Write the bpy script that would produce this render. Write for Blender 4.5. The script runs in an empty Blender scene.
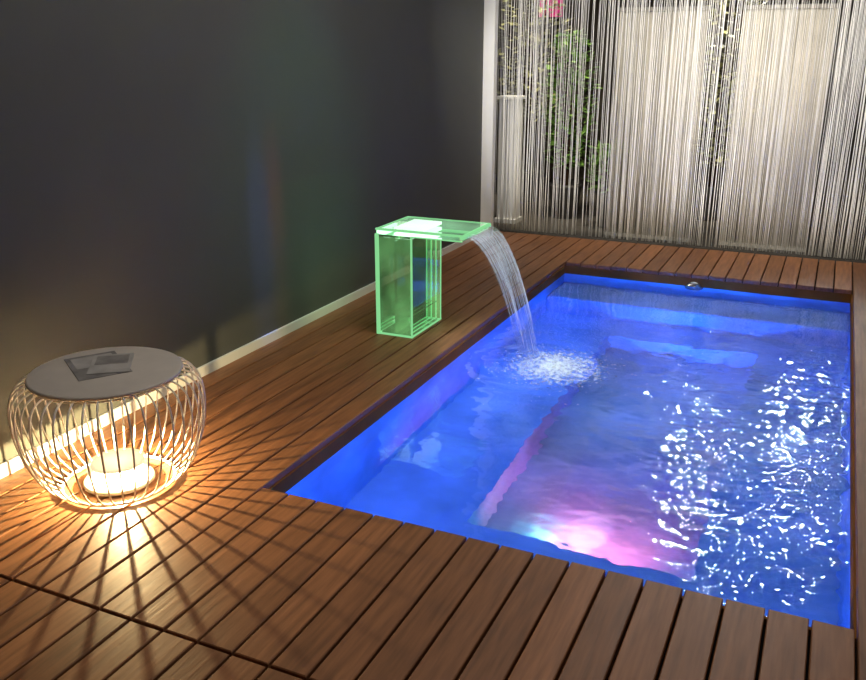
import bpy, math, random
from mathutils import Vector, Matrix, noise
random.seed(7)
PI = math.pi
sc = bpy.context.scene
col = sc.collection
try:
    sc.view_settings.view_transform = 'Standard'
except Exception:
    pass

# ---------------------------------------------------------------- mesh builder
class MB:
    def __init__(s): s.v = []; s.f = []
    def box(s, x0, x1, y0, y1, z0, z1):
        b = len(s.v)
        s.v += [(x0,y0,z0),(x1,y0,z0),(x1,y1,z0),(x0,y1,z0),(x0,y0,z1),(x1,y0,z1),(x1,y1,z1),(x0,y1,z1)]
        s.f += [tuple(b+i for i in q) for q in ((0,3,2,1),(4,5,6,7),(0,1,5,4),(1,2,6,5),(2,3,7,6),(3,0,4,7))]
    def plank(s, x0, x1, y0, y1, z0, z1, c=.003):
        # box with chamfered top edges
        b = len(s.v)
        s.v += [(x0,y0,z0),(x1,y0,z0),(x1,y1,z0),(x0,y1,z0),
                (x0,y0,z1-c),(x1,y0,z1-c),(x1,y1,z1-c),(x0,y1,z1-c),
                (x0+c,y0+c,z1),(x1-c,y0+c,z1),(x1-c,y1-c,z1),(x0+c,y1-c,z1)]
        s.f += [tuple(b+i for i in q) for q in ((0,3,2,1),(0,1,5,4),(1,2,6,5),(2,3,7,6),(3,0,4,7),
                (4,5,9,8),(5,6,10,9),(6,7,11,10),(7,4,8,11),(8,9,10,11))]
    def quad(s, a, b_, c, d):
        b = len(s.v); s.v += [a,b_,c,d]; s.f.append((b,b+1,b+2,b+3))
    def tube(s, pts, r, n=6, cap=True):
        pts = [Vector(p) for p in pts]
        b = len(s.v)
        for i, p in enumerate(pts):
            t = (pts[min(i+1,len(pts)-1)] - pts[max(i-1,0)]).normalized()
            up = Vector((0,0,1)) if abs(t.z) < .95 else Vector((0,1,0))
            a = t.cross(up).normalized(); c = t.cross(a)
            rr = r[i] if isinstance(r, (list,tuple)) else r
            for k in range(n):
                w = 2*PI*k/n
                s.v.append(tuple(p + (a*math.cos(w)+c*math.sin(w))*rr))
        for i in range(len(pts)-1):
            for k in range(n):
                k2 = (k+1) % n
                s.f.append((b+i*n+k, b+i*n+k2, b+(i+1)*n+k2, b+(i+1)*n+k))
        if cap:
            s.f.append(tuple(b+k for k in range(n-1,-1,-1)))
            e = b+(len(pts)-1)*n
            s.f.append(tuple(e+k for k in range(n)))
    def ribtube(s, prof, r, n=6):
        # tube along a profile in the xz plane with a frame that never flips
        b = len(s.v); m = len(prof)
        for i,(x,z) in enumerate(prof):
            x0,z0 = prof[max(i-1,0)]; x1,z1 = prof[min(i+1,m-1)]
            L = math.hypot(x1-x0,z1-z0); tx,tz = (x1-x0)/L,(z1-z0)/L
            for k in range(n):
                w = 2*PI*k/n
                s.v.append((x-tz*math.cos(w)*r, math.sin(w)*r, z+tx*math.cos(w)*r))
        for i in range(m-1):
            for k in range(n):
                k2=(k+1)%n
                s.f.append((b+i*n+k,b+i*n+k2,b+(i+1)*n+k2,b+(i+1)*n+k))
        s.f.append(tuple(b+k for k in range(n-1,-1,-1)))
        s.f.append(tuple(b+(m-1)*n+k for k in range(n)))
    def lathe(s, prof, n=48, c=(0,0,0), axis='z'):
        b = len(s.v)
        for (r, z) in prof:
            for k in range(n):
                w = 2*PI*k/n
                if axis == 'z': s.v.append((c[0]+r*math.cos(w), c[1]+r*math.sin(w), c[2]+z))
                elif axis == 'y': s.v.append((c[0]+r*math.cos(w), c[1]-z, c[2]+r*math.sin(w)))
                else: s.v.append((c[0]+r*math.cos(w), c[1]+z, c[2]+r*math.sin(w)))
        m = len(prof)
        for i in range(m-1):
            for k in range(n):
                k2 = (k+1) % n
                s.f.append((b+i*n+k, b+i*n+k2, b+(i+1)*n+k2, b+(i+1)*n+k))
    def torus(s, R, r, c=(0,0,0), n=64, m=8):
        b = len(s.v)
        for i in range(n):
            w = 2*PI*i/n
            for k in range(m):
                q = 2*PI*k/m
                s.v.append((c[0]+(R+r*math.cos(q))*math.cos(w), c[1]+(R+r*math.cos(q))*math.sin(w), c[2]+r*math.sin(q)))
        for i in range(n):
            for k in range(m):
                i2=(i+1)%n; k2=(k+1)%m
                s.f.append((b+i*m+k, b+i2*m+k, b+i2*m+k2, b+i*m+k2))
    def blob(s, c, rx, ry, rz, n=8, m=5):
        b = len(s.v)
        s.v.append((c[0],c[1],c[2]-rz))
        for i in range(1,m):
            a = -PI/2+PI*i/m
            for k in range(n):
                w = 2*PI*k/n
                s.v.append((c[0]+rx*math.cos(a)*math.cos(w), c[1]+ry*math.cos(a)*math.sin(w), c[2]+rz*math.sin(a)))
        s.v.append((c[0],c[1],c[2]+rz)); e = len(s.v)-1
        for k in range(n):
            k2=(k+1)%n
            s.f.append((b,b+1+k2,b+1+k))
            for i in range(m-2):
                s.f.append((b+1+i*n+k,b+1+i*n+k2,b+1+(i+1)*n+k2,b+1+(i+1)*n+k))
            s.f.append((e,b+1+(m-2)*n+k,b+1+(m-2)*n+k2))
    def build(s, name, mat, parent=None, smooth=False, local=False):
        me = bpy.data.meshes.new(name)
        off = Vector(parent.location) if parent is not None and parent.type == 'EMPTY' and not parent.get('_local') and not local else Vector((0,0,0))
        me.from_pydata([tuple(Vector(p)-off) for p in s.v], [], s.f)
        me.update()
        me.materials.append(mat)
        if smooth:
            for p in me.polygons: p.use_smooth = True
        o = bpy.data.objects.new(name, me); col.objects.link(o)
        if parent is not None: o.parent = parent
        return o

def tag(o, label, cat=None, group=None, kind=None):
    o['label'] = label
    if cat: o['category'] = cat
    if group: o['group'] = group
    if kind: o['kind'] = kind
    return o
def struct(o, label=None):
    o['kind'] = 'structure'
    if label: o['label'] = label
    return o
def thing(name, label, cat, loc, group=None):
    o = bpy.data.objects.new(name, None); col.objects.link(o)
    o.location = loc; o.empty_display_size = .1
    return tag(o, label, cat, group)

# ---------------------------------------------------------------- materials
def newmat(name):
    m = bpy.data.materials.new(name); m.use_nodes = True
    nt = m.node_tree; nt.nodes.clear()
    out = nt.nodes.new('ShaderNodeOutputMaterial')
    return m, nt, out
def N(nt, t, **kw):
    n = nt.nodes.new(t)
    for k, v in kw.items():
        if k in n.inputs: n.inputs[k].default_value = v
        else: setattr(n, k, v)
    return n
def principled(name, color, rough=.5, metal=0, spec=.5, var=.0, scale=8, bump=0, island=0, mapscale=(1,1,1), emis=None, estr=0):
    m, nt, out = newmat(name)
    p = N(nt, 'ShaderNodeBsdfPrincipled')
    p.inputs['Roughness'].default_value = rough; p.inputs['Metallic'].default_value = metal
    p.inputs['Specular IOR Level'].default_value = spec
    tc = N(nt, 'ShaderNodeTexCoord'); mp = N(nt, 'ShaderNodeMapping'); mp.inputs['Scale'].default_value = mapscale
    nt.links.new(tc.outputs['Object'], mp.inputs['Vector'])
    ns = N(nt, 'ShaderNodeTexNoise'); ns.inputs['Scale'].default_value = scale; ns.inputs['Detail'].default_value = 5
    nt.links.new(mp.outputs[0], ns.inputs['Vector'])
    cr = N(nt, 'ShaderNodeValToRGB')
    lo = [max(0,c*(1-var)) for c in color]; hi = [min(1,c*(1+var)) for c in color]
    cr.color_ramp.elements[0].color = (*lo,1); cr.color_ramp.elements[0].position = .3
    cr.color_ramp.elements[1].color = (*hi,1); cr.color_ramp.elements[1].position = .7
    nt.links.new(ns.outputs[0], cr.inputs[0])
    src = cr.outputs[0]
    if island:
        g = N(nt, 'ShaderNodeNewGeometry'); mr = N(nt, 'ShaderNodeMapRange')
        mr.inputs['To Min'].default_value = 1-island; mr.inputs['To Max'].default_value = 1+island
        nt.links.new(g.outputs['Random Per Island'], mr.inputs['Value'])
        mx = N(nt, 'ShaderNodeVectorMath', operation='SCALE')
        nt.links.new(src, mx.inputs[0]); nt.links.new(mr.outputs[0], mx.inputs['Scale'])
        src = mx.outputs[0]
    nt.links.new(src, p.inputs['Base Color'])
    if bump:
        bp = N(nt, 'ShaderNodeBump'); bp.inputs['Strength'].default_value = bump; bp.inputs['Distance'].default_value = .01
        nt.links.new(ns.outputs[0], bp.inputs['Height']); nt.links.new(bp.outputs[0], p.inputs['Normal'])
    if emis:
        p.inputs['Emission Color'].default_value = (*emis,1); p.inputs['Emission Strength'].default_value = estr
    nt.links.new(p.outputs[0], out.inputs[0])
    return m

M_deck = principled('deck_wood', (.275,.115,.050), rough=.50, spec=.3, var=.28, scale=3.5, mapscale=(14,1.1,14), island=.22, bump=.10)
M_under = principled('under_deck', (.012,.008,.006), rough=.9, spec=.05)
M_fascia = principled('fascia_wood', (.22,.09,.02), rough=.8, spec=.03, var=.2, scale=4)
M_stem = principled('stem_brown', (.06,.035,.018), rough=.8, spec=.1, var=.2, scale=4)
M_wall = principled('anthracite_panel', (.105,.107,.098), rough=.6, spec=.12, var=.03, scale=3)
M_white = principled('white_paint', (.86,.85,.82), rough=.5, var=.03, scale=5)
M_back = principled('dark_backdrop', (.12,.105,.08), rough=.9, var=.6, scale=2)
M_backfloor = principled('dark_carpet', (.07,.06,.05), rough=.9, var=.3, scale=20)
M_basin = principled('pool_liner', (.25,.47,.74), rough=.5, spec=.1, var=.30, scale=2.2)
M_string = principled('silver_string', (.95,.93,.88), rough=.5, spec=.4, var=.03, island=.15)
M_string2 = principled('beige_string', (.66,.61,.52), rough=.6, spec=.3, var=.08, island=.15)
M_rod = principled('cream_rod', (.82,.79,.72), rough=.4, spec=.4, var=.03)
M_top = principled('greige_top', (.60,.54,.50), rough=.5, var=.05, scale=12)
M_paper = principled('brochure_grey', (.28,.265,.265), rough=.35, var=.35, scale=14)
M_paper2 = principled('brochure_slate', (.46,.44,.435), rough=.35, var=.25, scale=10)
M_leaf = principled('leaf_green', (.18,.34,.06), rough=.5, var=.4, scale=9, island=.4)
M_leaf2 = principled('leaf_olive', (.36,.36,.15), rough=.5, var=.4, scale=9, island=.4)
M_pot = principled('pot_grey', (.06,.055,.05), rough=.6, var=.1)
M_rail = principled('rail_grey', (.30,.28,.24), rough=.6, var=.1)
M_steel = principled('steel', (.35,.37,.40), rough=.25, metal=.9)
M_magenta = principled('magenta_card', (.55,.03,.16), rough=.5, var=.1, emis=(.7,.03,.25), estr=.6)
M_foam = principled('foam_white', (.90,.95,1.0), rough=.3, spec=.6)

def emit(name, color, s):
    m, nt, out = newmat(name)
    e = N(nt, 'ShaderNodeEmission'); e.inputs[0].default_value = (*color,1); e.inputs[1].default_value = s
    nt.links.new(e.outputs[0], out.inputs[0]); return m
M_edge = emit('acrylic_edge_glow', (.34,.95,.40), .72)
M_led = emit('led_core', (.74,1,.78), 2.0)
M_lens = emit('lamp_lens', (1,.75,.85), 3)

def mk_water():
    m, nt, out = newmat('pool_water')
    g = N(nt, 'ShaderNodeBsdfGlass'); g.inputs['IOR'].default_value = 1.33; g.inputs['Roughness'].default_value = 0
    g.inputs['Color'].default_value = (.84,.95,1,1)
    nt.links.new(g.outputs[0], out.inputs[0]); return m
M_water = mk_water()

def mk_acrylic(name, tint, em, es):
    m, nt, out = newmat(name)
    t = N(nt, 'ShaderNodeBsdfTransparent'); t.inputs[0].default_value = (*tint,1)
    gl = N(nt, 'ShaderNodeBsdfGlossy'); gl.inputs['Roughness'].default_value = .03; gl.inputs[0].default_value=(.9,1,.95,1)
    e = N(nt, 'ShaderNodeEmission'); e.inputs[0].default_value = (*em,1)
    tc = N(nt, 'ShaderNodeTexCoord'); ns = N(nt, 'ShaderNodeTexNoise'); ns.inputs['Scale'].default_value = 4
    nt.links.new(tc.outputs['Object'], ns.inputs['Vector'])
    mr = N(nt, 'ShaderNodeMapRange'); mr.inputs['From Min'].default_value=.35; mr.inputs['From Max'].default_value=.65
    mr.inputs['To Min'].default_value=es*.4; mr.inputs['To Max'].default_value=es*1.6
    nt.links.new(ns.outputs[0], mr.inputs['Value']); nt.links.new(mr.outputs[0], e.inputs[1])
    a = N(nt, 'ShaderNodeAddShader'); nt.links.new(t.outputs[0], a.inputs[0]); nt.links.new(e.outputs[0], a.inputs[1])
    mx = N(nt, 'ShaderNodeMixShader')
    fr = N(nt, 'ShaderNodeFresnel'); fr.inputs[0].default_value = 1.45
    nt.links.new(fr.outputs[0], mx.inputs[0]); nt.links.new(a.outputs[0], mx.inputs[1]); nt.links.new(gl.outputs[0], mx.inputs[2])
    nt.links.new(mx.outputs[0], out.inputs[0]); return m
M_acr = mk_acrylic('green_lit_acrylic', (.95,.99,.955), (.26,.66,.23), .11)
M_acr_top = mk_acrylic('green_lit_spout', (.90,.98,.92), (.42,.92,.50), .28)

def mk_sheet():
    m, nt, out = newmat('falling_water')
    uv = N(nt, 'ShaderNodeUVMap')
    mp = N(nt, 'ShaderNodeMapping'); mp.inputs['Scale'].default_value = (34,.7,1)
    nt.links.new(uv.outputs[0], mp.inputs[0])
    ns = N(nt, 'ShaderNodeTexNoise'); ns.inputs['Scale'].default_value = 1.6; ns.inputs['Detail'].default_value = 3
    nt.links.new(mp.outputs[0], ns.inputs['Vector'])
    cr = N(nt, 'ShaderNodeValToRGB'); cr.color_ramp.elements[0].position=.42; cr.color_ramp.elements[1].position=.75
    cr.color_ramp.elements[0].color=(.06,.06,.06,1); cr.color_ramp.elements[1].color=(.38,.38,.38,1)
    nt.links.new(ns.outputs[0], cr.inputs[0])
    t = N(nt, 'ShaderNodeBsdfTransparent')
    p = N(nt, 'ShaderNodeBsdfPrincipled'); p.inputs['Base Color'].default_value=(.85,.9,.95,1); p.inputs['Roughness'].default_value=.15
    tr = N(nt, 'ShaderNodeBsdfTranslucent'); tr.inputs[0].default_value=(.85,.9,1,1)
    m2 = N(nt, 'ShaderNodeMixShader'); m2.inputs[0].default_value=.5
    nt.links.new(p.outputs[0], m2.inputs[1]); nt.links.new(tr.outputs[0], m2.inputs[2])
    mx = N(nt, 'ShaderNodeMixShader')
    nt.links.new(cr.outputs[0], mx.inputs[0]); nt.links.new(t.outputs[0], mx.inputs[1]); nt.links.new(m2.outputs[0], mx.inputs[2])
    nt.links.new(mx.outputs[0], out.inputs[0]); return m
M_sheet = mk_sheet()

def mk_froth():
    m, nt, out = newmat('soft_froth')
    uv = N(nt, 'ShaderNodeUVMap')
    tc = N(nt, 'ShaderNodeTexCoord')
    ns = N(nt, 'ShaderNodeTexNoise'); ns.inputs['Scale'].default_value = 34; ns.inputs['Detail'].default_value = 5
    nt.links.new(tc.outputs['Object'], ns.inputs['Vector'])
    sx = N(nt, 'ShaderNodeSeparateXYZ'); nt.links.new(uv.outputs[0], sx.inputs[0])
    # u runs 0 at the centre to 1 at the rim
    a = N(nt, 'ShaderNodeMath', operation='MULTIPLY_ADD'); a.inputs[1].default_value = -.90; a.inputs[2].default_value = .42
    nt.links.new(sx.outputs[0], a.inputs[0])
    ns2 = N(nt, 'ShaderNodeMath', operation='MULTIPLY_ADD'); ns2.inputs[1].default_value = 1.25; ns2.inputs[2].default_value = -.13
    nt.links.new(ns.outputs[0], ns2.inputs[0])
    b_ = N(nt, 'ShaderNodeMath', operation='ADD'); nt.links.new(a.outputs[0], b_.inputs[0]); nt.links.new(ns2.outputs[0], b_.inputs[1])
    mr = N(nt, 'ShaderNodeMapRange'); mr.inputs['From Min'].default_value=.40; mr.inputs['From Max'].default_value=.92
    mr.inputs['To Max'].default_value=.9
    nt.links.new(b_.outputs[0], mr.inputs['Value'])
    t = N(nt, 'ShaderNodeBsdfTransparent')
    p = N(nt, 'ShaderNodeBsdfPrincipled'); p.inputs['Base Color'].default_value=(.85,.93,1,1); p.inputs['Roughness'].default_value=.4
    mx = N(nt, 'ShaderNodeMixShader')
    nt.links.new(mr.outputs[0], mx.inputs[0]); nt.links.new(t.outputs[0], mx.inputs[1]); nt.links.new(p.outputs[0], mx.inputs[2])
    nt.links.new(mx.outputs[0], out.inputs[0]); return m
M_froth = mk_froth()

def mk_diffuser():
    m, nt, out = newmat('opal_shade')
    t = N(nt, 'ShaderNodeBsdfTransparent')
    e = N(nt, 'ShaderNodeEmission'); e.inputs[0].default_value=(1,.82,.48,1); e.inputs[1].default_value=1.6
    mx = N(nt, 'ShaderNodeMixShader'); mx.inputs[0].default_value=.4
    nt.links.new(t.outputs[0], mx.inputs[1]); nt.links.new(e.outputs[0], mx.inputs[2])
    nt.links.new(mx.outputs[0], out.inputs[0]); return m
M_opal = mk_diffuser()

# ---------------------------------------------------------------- dimensions
WX = -2.83                       # dark wall
WE = 7.22                        # far end of the dark wall
PX0, PX1, PY0, PY1 = -1.84, .24, 2.44, 6.56   # pool opening
CY = 7.58                        # string curtain
WZ = -.09                        # water level

# ---------------------------------------------------------------- setting
d = MB()
G = .0045
def boards(x0, x1, n, segs):
    w = (x1-x0)/n
    for i in range(n):
        for (a, b) in segs:
            d.plank(x0+i*w+G, x0+(i+1)*w-G, a, b, -.028, random.uniform(-.0008,.0008))
J = 1.60
full = [(-.8, J-.005), (J+.005, 7.5)]
boards(WX+.005, PX0, 8, full)
boards(PX0, PX1, 17, [(-.8, J-.005), (J+.005, PY0), (PY1, 7.5)])
boards(PX1, 1.60, 11, full)
struct(d.build('floor', M_deck), 'brown hardwood decking boards around the pool')
b = MB()
for (x0,x1,y0,y1) in ((WX,PX0-.02,-.8,7.6),(PX1+.02,1.6,-.8,7.6),(PX0-.02,PX1+.02,-.8,PY0-.02),(PX0-.02,PX1+.02,PY1+.02,7.6)):
    b.box(x0,x1,y0,y1,-.07,-.045)
struct(b.build('floor_base', M_under))
b = MB(); b.box(-6,4,7.6,11.2,-.07,-.01); struct(b.build('floor_back', M_backfloor))
b = MB(); b.box(WX-.12, WX, -.8, WE, -.05, 3.2); struct(b.build('wall_left', M_wall), 'dark anthracite panel wall')
b = MB(); b.box(-6, 4, 11.2, 11.3, -.05, 4); struct(b.build('wall_back', M_back))
b = MB(); b.plank(WX, WX+.014, -.8, WE, 0, .055, .003); struct(b.build('baseboard_left', M_white), 'thin white skirting strip')
b = MB(); b.plank(WX-.12, WX+.10, WE, WE+.07, -.02, 3.2, .004); struct(b.build('trim_1', M_white), 'white post at the end of the dark wall')

# ---------------------------------------------------------------- pool
pool = thing('swimming_pool', 'small rectangular sunken pool glowing blue in the wooden deck', 'pool', (-.8,4.5,0))
ZB, ZR, ZF = -.72, -1.0, -.35
RX0, RX1, RY0, RY1 = -1.28, -.30, 3.16, 5.76
FY = 6.10
b = MB()
b.quad((PX0,PY0,ZB),(PX0,PY1,ZB),(PX0,PY1,-.045),(PX0,PY0,-.045))
b.quad((PX1,PY0,ZB),(PX1,PY0,-.045),(PX1,PY1,-.045),(PX1,PY1,ZB))
b.quad((PX0,PY0,ZB),(PX0,PY0,-.045),(PX1,PY0,-.045),(PX1,PY0,ZB))
b.quad((PX0,PY1,ZB),(PX1,PY1,ZB),(PX1,PY1,-.045),(PX0,PY1,-.045))
b.quad((PX0,PY0,ZB),(RX0,PY0,ZB),(RX0,FY,ZB),(PX0,FY,ZB))
b.quad((RX1,PY0,ZB),(PX1,PY0,ZB),(PX1,FY,ZB),(RX1,FY,ZB))
b.quad((RX0,PY0,ZB),(RX1,PY0,ZB),(RX1,RY0,ZB),(RX0,RY0,ZB))
b.quad((RX0,RY1,ZB),(RX1,RY1,ZB),(RX1,FY,ZB),(RX0,FY,ZB))
b.quad((RX0,RY0,ZR),(RX1,RY0,ZR),(RX1,RY1,ZR),(RX0,RY1,ZR))
b.quad((RX0,RY0,ZR),(RX0,RY1,ZR),(RX0,RY1,ZB),(RX0,RY0,ZB))
b.quad((RX1,RY0,ZR),(RX1,RY0,ZB),(RX1,RY1,ZB),(RX1,RY1,ZR))
b.quad((RX0,RY0,ZR),(RX0,RY0,ZB),(RX1,RY0,ZB),(RX1,RY0,ZR))
b.quad((RX0,RY1,ZR),(RX1,RY1,ZR),(RX1,RY1,ZB),(RX0,RY1,ZB))
b.build('basin', M_basin, pool)
b = MB(); b.plank(PX0+.001,PX1-.001,FY,PY1-.001,ZB,ZF,.02); b.build('step', M_basin, pool)
b = MB()
for (x0,x1,y0,y1) in ((PX0-.012,PX0+.003,PY0,PY1),(PX1-.003,PX1+.012,PY0,PY1),(PX0,PX1,PY1-.003,PY1+.012),(PX0,PX1,PY0-.012,PY0+.003)):
    b.box(x0,x1,y0,y1,-.10,-.03)
b.build('rim', M_fascia, pool)
b = MB(); b.lathe([(0,.02),(.03,.02),(.035,.012),(.055,.014),(.066,.01),(.07,0)], 28, (-.836,PY1-.003,-.122), 'y')
nz = b.build('nozzle', M_steel, pool, True)
b = MB(); b.lathe([(.085,0),(.085,.012),(.07,.018),(.06,.014)], 32, (-.86,RY0+.001,-.87), 'y2')
pl = b.build('pool_light', M_steel, pool, True)
b = MB()
b.lathe([(.0,.014),(.06,.014)], 32, (-.86-pool.location.x,RY0+.001-pool.location.y,-.87), 'y2'); b.build('lens', M_lens, pl)

# water surface
NX, NY = 300, 580
SPL = (-1.40, 4.45)
b = MB()
def sst(a, b_, x):
    t = max(0, min(1, (x-a)/(b_-a))); return t*t*(3-2*t)
def wave(x, y):
    dd = math.hypot(x-SPL[0], y-SPL[1])
    far = sst(4.8,5.9,y)
    right = sst(-1.30,-.55,x)*(1-.80*far)*(.70+.30*sst(2.5,3.4,y))
    rough = .26 + 1.0*right + .6*math.exp(-dd/.4)
    z = .0036*noise.noise((x*2.6, y*3.4, .3)) + rough*(.0029*noise.noise((x*8, y*11, 2.1)) + .0015*noise.noise((x*18, y*24, 5.1)) + .0006*noise.noise((x*30, y*40, 1.7)))
    z += .0042*math.exp(-dd/.34)*math.sin(dd*48 + 1.6*noise.noise((x*4,y*4,7)))
    z += .016*math.exp(-(dd/.20)**2)*noise.noise((x*18,y*18,9))
    return WZ+z
for j in range(NY+1):
    for i in range(NX+1):
        x = PX0+.004+(PX1-PX0-.008)*i/NX; y = PY0+.004+(PY1-PY0-.008)*j/NY
        b.v.append((x, y, wave(x, y)))
for j in range(NY):
    for i in range(NX):
        a = j*(NX+1)+i
        b.f.append((a,a+1,a+NX+2,a+NX+1))
w = b.build('pool_water', M_water, None, True)
tag(w, 'rippled clear water surface filling the blue lit pool', 'water', kind='stuff')

# ---------------------------------------------------------------- fountain
FX0, FX1, FY0, FY1, FZ = -2.33, -2.11, 4.32, 4.73, .634
LIP = -1.80
ft = thing('waterfall_fountain', 'clear acrylic waterfall spout with green glowing edges beside the pool', 'fountain', ((FX0+FX1)/2,(FY0+FY1)/2,0))
T = .016
def panel(name, *a, m=M_acr):
    q = MB(); q.box(*a); return q.build(name, m, ft)
panel('front_panel', FX0,FX1,FY0,FY0+T,0,FZ-.05)
panel('rear_panel', FX0,FX1,FY1-T,FY1,0,FZ-.05)
panel('outer_panel', FX0,FX0+T,FY0+T,FY1-T,0,FZ-.05)
panel('inner_panel', FX1-T,FX1,FY0+T,FY1-T,0,FZ-.05)
panel('base_plate', FX0+T,FX1-T,FY0+T,FY1-T,0,T)
panel('divider', FX0+.10,FX0+.10+T,FY0+.02,FY1-.02,T,FZ-.07)
panel('shelf', FX0+T,FX1-T,FY0+T,FY1-T,.12,.128)
panel('riser', FX0+.14,FX1-.03,FY0+.16,FY1-.04,.128,FZ-.07)
panel('spout', FX0,LIP,FY0,FY1,FZ-.034,FZ, m=M_acr_top)
q = MB()
q.box(FX0+.06,FX1+.02,FY0+.10,FY1-.03,FZ-.026,FZ-.008); q.build('led_strip', M_led, ft)
def edge(p0, p1, r=.006):
    q = MB()
    lo = [min(p0[k],p1[k])-r for k in range(3)]; hi = [max(p0[k],p1[k])+r for k in range(3)]
    q.box(lo[0],hi[0],lo[1],hi[1],max(lo[2],0.0),hi[2]); q.build('edge_strip', M_edge, ft)
zt = FZ-.004
for x in (FX0,FX1):
    for y in (FY0,FY1):
        edge((x,y,0.0),(x,y,FZ-.04), (.009 if x == FX0 else .0045) if y == FY0 else .003)
edge((FX0,FY0,.005),(FX1,FY0,.005),.005); edge((FX1,FY0,.005),(FX1,FY1,.005),.004); edge((FX0,FY1,.004),(FX1,FY1,.004),.0025); edge((FX0,FY0,.004),(FX0,FY1,.004),.0025)
edge((FX0,FY0,zt),(LIP,FY0,zt),.006); edge((FX0,FY1,zt),(LIP,FY1,zt),.004); edge((FX0,FY0,zt),(FX0,FY1,zt),.004)
edge((LIP,FY0,zt-.008),(LIP,FY1,zt-.008),.010); edge((FX1,FY0,FZ-.034),(LIP,FY0,FZ-.034),.003)

# falling water
def fall(u, s):
    t = s*.381
    x = LIP+.012 + .98*t
    z = .622 - 4.9*t*t
    ya = FY0+.006 + (4.29-FY0-.006)*s**.9
    yb = FY1-.006 + (4.56-FY1+.006)*s**.9
    return Vector((x + .012*math.sin(u*9)*s, ya+(yb-ya)*u, z))
NU, NS = 40, 30
me = bpy.data.meshes.new('water_sheet')
vs = [tuple(fall(i/NU, j/NS)) for j in range(NS+1) for i in range(NU+1)]
fs = [(j*(NU+1)+i, j*(NU+1)+i+1, (j+1)*(NU+1)+i+1, (j+1)*(NU+1)+i) for j in range(NS) for i in range(NU)]
nsheet = len(fs)
sb = MB()
for k in range(36):
    u = (k+random.uniform(.2,.8))/36; s1 = random.uniform(.55,1.0); s0 = random.uniform(0,.10)
    pts = [fall(u, s0+(s1-s0)*q_/14)+Vector((.004,0,.003)) for q_ in range(15)]
    sb.tube(pts, [random.uniform(.0004,.0009) for _ in pts], 5)
off = len(vs)
me.from_pydata(vs+sb.v, [], fs+[tuple(i+off for i in f_) for f_ in sb.f]); me.update()
uvl = me.uv_layers.new(name='UVMap')
for lp in me.loops:
    vi = lp.vertex_index
    if vi < off: uvl.data[lp.index].uv = ((vi % (NU+1))/NU, (vi//(NU+1))/NS)
me.materials.append(M_sheet); me.materials.append(M_foam)
for p in me.polygons:
    p.use_smooth = True
    if p.index >= nsheet: p.material_index = 1
ws = bpy.data.objects.new('water_sheet', me); col.objects.link(ws)
tag(ws, 'thin arc of water falling from the acrylic spout into the pool', 'falling water', kind='stuff')

b = MB()
FC = (SPL[0]+.13, SPL[1]-.03)
nr, na = 36, 72
for i in range(nr+1):
    for k in range(na):
        a = 2*PI*k/na; r = .48*i/nr
        x = FC[0]+r*math.cos(a); y = FC[1]+r*math.sin(a)*1.05
        b.v.append((x, y, wave(x,y)+.004+.022*math.exp(-(r/.12)**2)*(.5+noise.noise((x*24,y*24,3)))))
for i in range(nr):
    for k in range(na):
        k2=(k+1)%na
        b.f.append((i*na+k, i*na+k2, (i+1)*na+k2, (i+1)*na+k))
npatch = len(b.v); fpatch = len(b.f)
for k in range(1300):
    a = random.uniform(0,2*PI); r = abs(random.gauss(0,.13)) if k % 5 else abs(random.gauss(0,.21))
    x = FC[0]+r*math.cos(a)*1.2; y = FC[1]+r*math.sin(a)*1.25
    s = random.uniform(.0012,.0030)
    if random.random() < .6:
        b.blob((x,y,WZ+random.uniform(.004,.012)), s*random.uniform(1,3.0), s*random.uniform(1,2), s*.6, 7, 4)
    else:
        b.blob((x,y,WZ+abs(random.gauss(0,.045))*math.exp(-r/.14)+.008), s*.9,s*.9,s*.9, 7, 4)
fo = b.build('splash_foam', M_froth, None, True)
me = fo.data; me.materials.append(M_foam)
uvl = me.uv_layers.new(name='UVMap')
for lp in me.loops:
    if lp.vertex_index < npatch: uvl.data[lp.index].uv = ((lp.vertex_index//na)/nr, 0)
for p in me.polygons:
    if p.index >= fpatch: p.material_index = 1
tag(fo, 'white foam and drops where the falling water hits the pool', 'foam', kind='stuff')

# ---------------------------------------------------------------- basket lamp
LX, LY = -2.375, 2.25
lamp = thing('basket_lamp_table', 'round wire basket lamp table glowing warm on the deck', 'lamp', (LX,LY,0))
b = MB(); b.lathe([(0,.449),(.264,.449),(.275,.452),(.278,.457),(.275,.463),(.268,.466),(0,.466)], 64, (LX,LY,0)); b.build('tabletop', M_top, lamp, True)
b = MB(); b.torus(.266,.004,(LX,LY,.442)); b.build('top_ring', M_rod, lamp, True)
b = MB(); b.torus(.208,.005,(LX,LY,.008)); b.build('base_ring', M_rod, lamp, True)
prof = [(.25,.455),(.272,.450),(.312,.432),(.339,.392),(.348,.325),(.341,.24),(.315,.145),(.272,.062),(.208,.010)]
def cat(P, n=6):
    out = []
    for i in range(len(P)-1):
        p0=P[max(i-1,0)];p1=P[i];p2=P[i+1];p3=P[min(i+2,len(P)-1)]
        for k in range(n):
            t=k/n
            out.append(tuple(.5*((2*p1[c])+(-p0[c]+p2[c])*t+(2*p0[c]-5*p1[c]+4*p2[c]-p3[c])*t*t+(-p0[c]+3*p1[c]-3*p2[c]+p3[c])*t**3) for c in range(2)))
    out.append(P[-1]); return out
rp = cat(prof[1:], 6)
b = MB(); b.ribtube(rp, .0036, 8)
rib = b.build('rib', M_rod, lamp, True, local=True)
NR = 42
for k in range(1, NR):
    c = rib.copy(); col.objects.link(c); c.parent = lamp; c.rotation_euler = (0,0,2*PI*k/NR)
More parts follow.
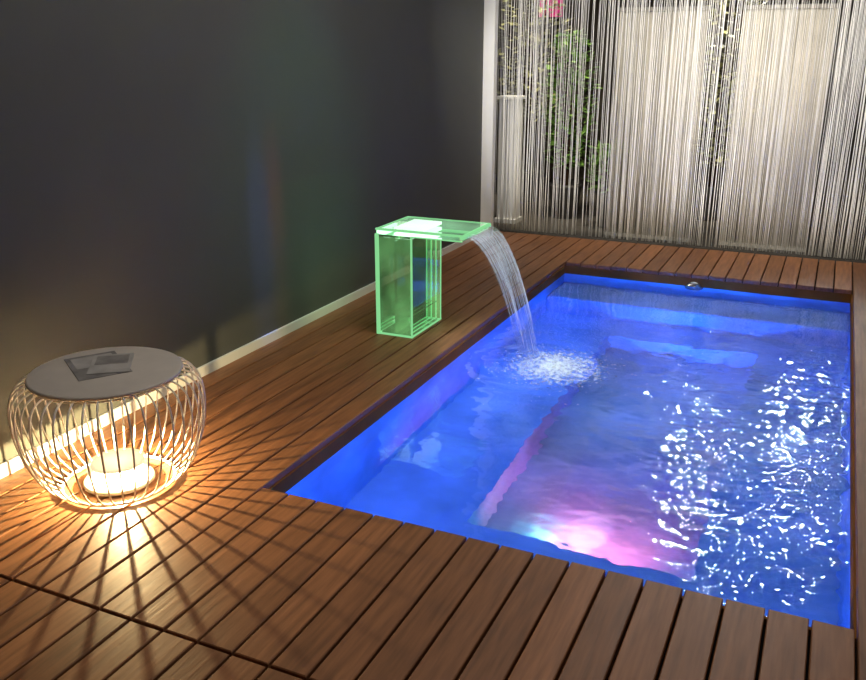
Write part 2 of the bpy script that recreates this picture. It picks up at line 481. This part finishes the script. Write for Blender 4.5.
b = MB(); b.lathe([(0,.004),(.128,.004),(.133,.008),(.133,.016),(.128,.019),(0,.019)], 48, (LX,LY,0)); b.build('lamp_base', M_rod, lamp, True)
b = MB(); b.lathe([(.110,.020),(.114,.034),(.114,.078),(.108,.092),(.09,.099),(0,.101)], 48, (LX,LY,0)); b.build('diffuser', M_opal, lamp, True)
b = MB(); b.lathe([(0,.095),(.088,.093),(.100,.084),(.098,.082),(.086,.089),(0,.091)], 48, (LX,LY,0)); b.build('baffle_cap', M_rod, lamp, True)  # unseen cap added to keep the bulb's light low on the wall

def brochure(loc, rz, w, h, m, m2, label):
    t = thing('brochure', label, 'brochure', loc, 'brochures on the lamp table'); t['_local'] = 1
    t.rotation_euler = (0,0,rz)
    q = MB(); q.plank(-w/2,w/2,-h/2,h/2,0,.003,.0008); q.build('cover', m, t)
    q = MB(); q.box(-w*.40,w*.40,-h*.05,h*.42,.003,.0034); q.build('picture', m2, t)
    return t
brochure((LX-.06,LY+.02,.4662), 1.0, .19,.27, M_paper, M_paper2, 'dark brochure lying underneath on the round lamp table')
brochure((LX-.02,LY+.05,.4698), .65, .15,.21, M_paper2, M_paper, 'smaller grey brochure lying on top of the dark one')

# ---------------------------------------------------------------- string curtain and what stands behind it
b = MB()
x = -2.86
while x < 1.6:
    sw = random.gauss(0,.014); r = random.uniform(.0016,.0026) if random.random() < .82 else random.uniform(.003,.0042)
    y = CY+.03+random.uniform(-.012,.012)
    ph = random.uniform(0,6); am = random.uniform(.001,.006)
    pts = [(x+sw*(1-z/3.0)+am*math.sin(z*3+ph), y, max(z,.002)) for z in (0,.4,.8,1.2,1.6,2.0,2.5,3.0)]
    b.tube(pts, r, 5)
    bunch = .8+1.4*max(0,noise.noise((x*9,.5,.2)))
    dens = 1.0 if (-1.82 < x < -1.05 or -.82 < x < -.1) else (.6 if x >= -.1 else 1.25)
    x += random.choice((.006,.008,.010,.013,.016))*dens*bunch
cu = b.build('string_curtain', M_string, None, True)
tag(cu, 'silvery string curtain hanging to the deck behind the pool', 'curtain', kind='stuff')

def screen(x0, x1, y, label):
    t = thing('string_screen', label, 'screen', ((x0+x1)/2, y, -.01), 'dense string screens behind the curtain')
    q = MB(); q.box(x0,x1,y-.015,y+.015,1.91,1.94); q.build('top_rail', M_rail, t)
    q = MB(); q.box(x0,x1,y-.03,y+.03,-.01,.02); q.build('bottom_rail', M_rail, t)
    q = MB(); x = x0+.004
    while x < x1-.003:
        q.tube([(x+random.gauss(0,.002),y+random.uniform(-.01,.01),.02),(x,y+random.uniform(-.01,.01),1.0),(x,y,1.91)], random.uniform(.0026,.0036), 5)
        x += random.uniform(.0055,.008)
    o = q.build('strings', M_string2, t, True); o['kind'] = 'stuff'
screen(-1.82,-1.08,7.80, 'dense beige string screen behind curtain, nearer the dark wall')
screen(-.82,-.12,7.80, 'dense beige string screen behind curtain, farther from the dark wall')

def shrub(x, y, z0, z1, rad, n, m, label, potr=.16, seed=1):
    rnd = random.Random(seed)
    t = thing('potted_shrub', label, 'plant', (x,y,-.01), 'plants behind the curtain')
    q = MB(); q.lathe([(0,0),(potr*.75,0),(potr,.30),(potr*1.06,.31),(potr*1.06,.34),(potr*.92,.34),(potr*.9,.30),(0,.29)], 24, (x,y,-.01)); q.build('pot', M_pot, t, True)
    q = MB()
    for k in range(7):
        a = rnd.uniform(0,2*PI); q.tube([(x+.02*math.cos(a),y+.02*math.sin(a),.27),(x+.3*rad*math.cos(a),y+.3*rad*math.sin(a),(z0+z1)/2),(x+.6*rad*math.cos(a),y+.6*rad*math.sin(a),z1-.1)], [.012,.008,.004], 5)
    q.build('stem', M_stem, t, True)
    q = MB()
    for k in range(n):
        u = rnd.uniform(0,1); zz = z0+(z1-z0)*u
        rr = rad*math.sqrt(rnd.random())*(math.sin(PI*(.12+.8*u))**.6)
        a = rnd.uniform(0,2*PI); c = Vector((x+rr*math.cos(a), y+rr*math.sin(a), zz))
        dr = Vector((math.cos(a)+rnd.gauss(0,.5), math.sin(a)+rnd.gauss(0,.5), rnd.uniform(-.5,.9))).normalized()
        sd = dr.cross(Vector((rnd.gauss(0,.3),rnd.gauss(0,.3),1))).normalized()
        L = rnd.uniform(.06,.12); W = L*.30
        bb = len(q.v)
        q.v += [tuple(c), tuple(c+dr*L*.5+sd*W), tuple(c+dr*L), tuple(c+dr*L*.5-sd*W)]
        q.f.append((bb,bb+1,bb+2,bb+3))
    q.build('foliage', m, t)
shrub(-3.1,9.3,.9,2.7,.40,900,M_leaf2,'tall olive shrub behind the curtain beside the white pedestal',seed=2)
shrub(-2.42,8.5,.5,1.75,.24,700,M_leaf,'tall green shrub behind the curtain left of first string screen',seed=3)
shrub(-1.08,9.0,.5,2.6,.34,900,M_leaf2,'olive shrub behind the curtain between the two string screens',seed=4)
shrub(-1.92,8.16,.34,.78,.16,300,M_leaf,'low green plant behind the curtain at the first string screen',potr=.1,seed=5)

pd = thing('pedestal', 'white square pedestal behind the curtain next to the white post', 'pedestal', (-2.86,8.05,-.01))
b = MB(); b.plank(-2.95,-2.77,7.96,8.14,.03,1.16,.006); b.build('column', M_white, pd)
b = MB(); b.box(-2.97,-2.75,7.94,8.16,-.01,.03); b.build('plinth', M_white, pd)
b = MB(); b.plank(-2.97,-2.75,7.94,8.16,1.16,1.19,.006); b.build('cap', M_white, pd)
bn = thing('hanging_banner', 'small magenta banner hanging high behind the string curtain', 'banner', (-3.0,9.9,1.95))
b = MB(); b.plank(-3.22,-2.95,9.895,9.905,1.95,2.20,.001); b.build('cloth', M_magenta, bn)
b = MB(); b.tube([(-3.24,9.9,2.2),(-2.93,9.9,2.2)], .008, 8); b.build('rod', M_rod, bn)

# ---------------------------------------------------------------- lights
def light(t, name, loc, e, c, size=.05, rot=None, **kw):
    L = bpy.data.lights.new(name, t); L.energy = e; L.color = c
    if t == 'AREA': L.size = size
    else: L.shadow_soft_size = size
    for k, v in kw.items(): setattr(L, k, v)
    o = bpy.data.objects.new(name, L); col.objects.link(o); o.location = loc
    if rot is not None:
        dv = (Vector(rot)-Vector(loc)).normalized()
        o.rotation_euler = dv.to_track_quat('-Z','Y').to_euler()
    return o
rad = math.radians
light('AREA','room_light',(-.8,2.6,4.2),27,(1,.88,.74),2.5,rot=(-.9,3.2,0))
light('AREA','wall_fill',(-1.0,4.0,3.7),32,(1,.95,.84),1.2,rot=(WX,3.4,1.5))  # added fill that brightens the dark wall, no fixture of its own
light('POINT','basket_bulb',(LX,LY,.072),135,(1,.76,.36),.004)
light('POINT','rib_fill',(LX,LY,.19),1.2,(1,.86,.60),.03)  # added second source lifting the upper ribs and table underside
light('POINT','green_led',((FX0+FX1)/2+.03,FY0+.2,.52),1.8,(.35,1,.5),0)
light('SPOT','sheet_fill',(-1.3,3.7,2.6),220,(.72,.87,1),0,rot=(-1.48,4.45,.10),spot_size=rad(25),spot_blend=.6)  # added spot to brighten the falling sheet and foam
light('SPOT','post_fill',(-1.9,5.2,3.0),60,(1,.97,.92),.05,rot=(-2.78,7.22,1.0),spot_size=rad(34),spot_blend=.8)  # added spot to whiten the post
# under water
for k in range(8):
    light('POINT','pool_blue',(-1.62,2.65+.47*k,-.32),2.3,(.015,.12,1),0)
for (px,py,pz,en) in ((-.06,2.8,-.26,2.2),(-.06,3.9,-.26,1.0),(-.08,4.9,-.26,1.0),(-.15,5.75,-.26,2.4),(-.9,5.85,-.26,1.6),(-.9,2.75,-.30,2.4)):
    light('POINT','pool_blue_side',(px,py,pz),en,(.015,.13,1),0)
light('POINT','pool_fill',(-.75,4.7,-.16),1.0,(.20,.78,1),0)
for px in (-1.1,-.8,-.5):
    light('SPOT','pool_far_fill',(px,4.3,-.98),100,(.015,.17,1),0,rot=(px,5.76,-.545),spot_size=rad(33),spot_blend=.02)  # unseen beams added to brighten the far recess wall and step
light('SPOT','pool_pink',(-.80,RY0+.06,-.78),50,(1,.10,.14),0,rot=(-.74,RY0+.34,-1.02),spot_size=rad(114),spot_blend=.9)
light('SPOT','pool_pink_fill',(-.5,RY0+.1,-.82),46,(1,.08,.16),0,rot=(-1.28,RY0+.65,-.86),spot_size=rad(72),spot_blend=.9)  # added beam for the pink strip on the recess side wall
light('SPOT','pool_white_core',(-.84,RY0+.06,-.80),10,(1,.72,.75),0,rot=(-.82,RY0+.34,-1.0),spot_size=rad(36),spot_blend=.9)
light('POINT','pool_cyan',(-1.00,3.44,-.94),.9,(.05,1,.8),0)
# curtain spots
for xx in (-2.2,-1.3,-.45,.35):
    light('SPOT','curtain_spot',(xx,6.6,3.3),55,(1,.96,.88),0,rot=(xx,7.7,.5),spot_size=rad(75),spot_blend=.8)
for xx in (-1.6,-.1):
    light('SPOT','curtain_fill',(xx,1.5,3.1),1000,(1,.95,.87),0,rot=(xx-.1,7.6,1.25),spot_size=rad(27),spot_blend=.6)
for (xx,yy,zz,tx,ty,tz) in ((-2.9,8.2,3.0,-3.1,9.3,1.6),(-2.2,7.8,3.0,-2.42,8.5,1.1),(-1.1,8.0,3.0,-1.08,9.0,1.5)):
    light('SPOT','plant_spot',(xx,yy,zz),190,(1,.88,.66),.05,rot=(tx,ty,tz),spot_size=rad(50),spot_blend=.5)
rl = random.Random(11)
for k in range(9):
    light('SPOT','glint_source',(rl.uniform(-.70,.50),rl.uniform(6.8,7.45),rl.uniform(2.0,3.4)),8,(1,.95,.9),.024,rot=(-.3,3.8,-.1),spot_size=rad(46),spot_blend=.3)  # unseen sources added before the curtain for glints on the water
for k in range(22):
    xx = rl.uniform(-1.6,.70)
    light('SPOT','far_hall_lamp',(xx,rl.uniform(10.2,11.0),rl.uniform(2.3,3.7)),44,(1,.95,.88),.040,rot=(-.4,4.2,-.1),spot_size=rad(24),spot_blend=.3)
light('SPOT','blue_smear',(-2.25,3.9,3.6),520,(.15,.25,1),.05,rot=(WX,3.90,.62),spot_size=rad(5.5),spot_blend=1)  # added narrow beam imitating a blue reflection on the wall
light('SPOT','red_smear',(-2.25,4.02,3.6),340,(1,.15,.15),.05,rot=(WX,4.05,.75),spot_size=rad(4.5),spot_blend=1)  # added red beam, imitates the reflection's red edge
light('SPOT','green_wash',(-1.6,4.4,2.6),22,(.3,1,.55),.05,rot=(WX,4.3,.9),spot_size=rad(60),spot_blend=1)
# the broad area lights are sampled directly only (no caustic noise through the water)
for o in bpy.data.objects:
    if o.type == 'LIGHT' and o.data.type == 'AREA':
        try: o.data.cycles.use_multiple_importance_sampling = False
        except Exception: pass
wd = bpy.data.worlds.new('World'); sc.world = wd; wd.use_nodes = True
bg = wd.node_tree.nodes['Background']; bg.inputs[0].default_value=(.70,.68,.60,1); bg.inputs[1].default_value=.030

# ---------------------------------------------------------------- camera
f = 865.0; pitch = math.atan(290/865); yaw = math.atan(417/math.hypot(865,290))
sp_, cp, sy, cy = math.sin(pitch), math.cos(pitch), math.sin(yaw), math.cos(yaw)
Rv = Vector((cy,sy,0)); Fv = Vector((-sy*cp, cy*cp, -sp_)); Uv = Vector((-sy*sp_, cy*sp_, cp))
cam = bpy.data.cameras.new('camera'); co = bpy.data.objects.new('camera', cam); col.objects.link(co)
cam.sensor_fit = 'HORIZONTAL'; cam.sensor_width = 36; cam.lens = 36*f/866
m = Matrix.Identity(4)
for i in range(3):
    m[i][0] = Rv[i]; m[i][1] = Uv[i]; m[i][2] = -Fv[i]
m[0][3], m[1][3], m[2][3] = 0, 0, 1.6
co.matrix_world = m
sc.camera = co
for o in bpy.data.objects:
    if '_local' in o: del o['_local']
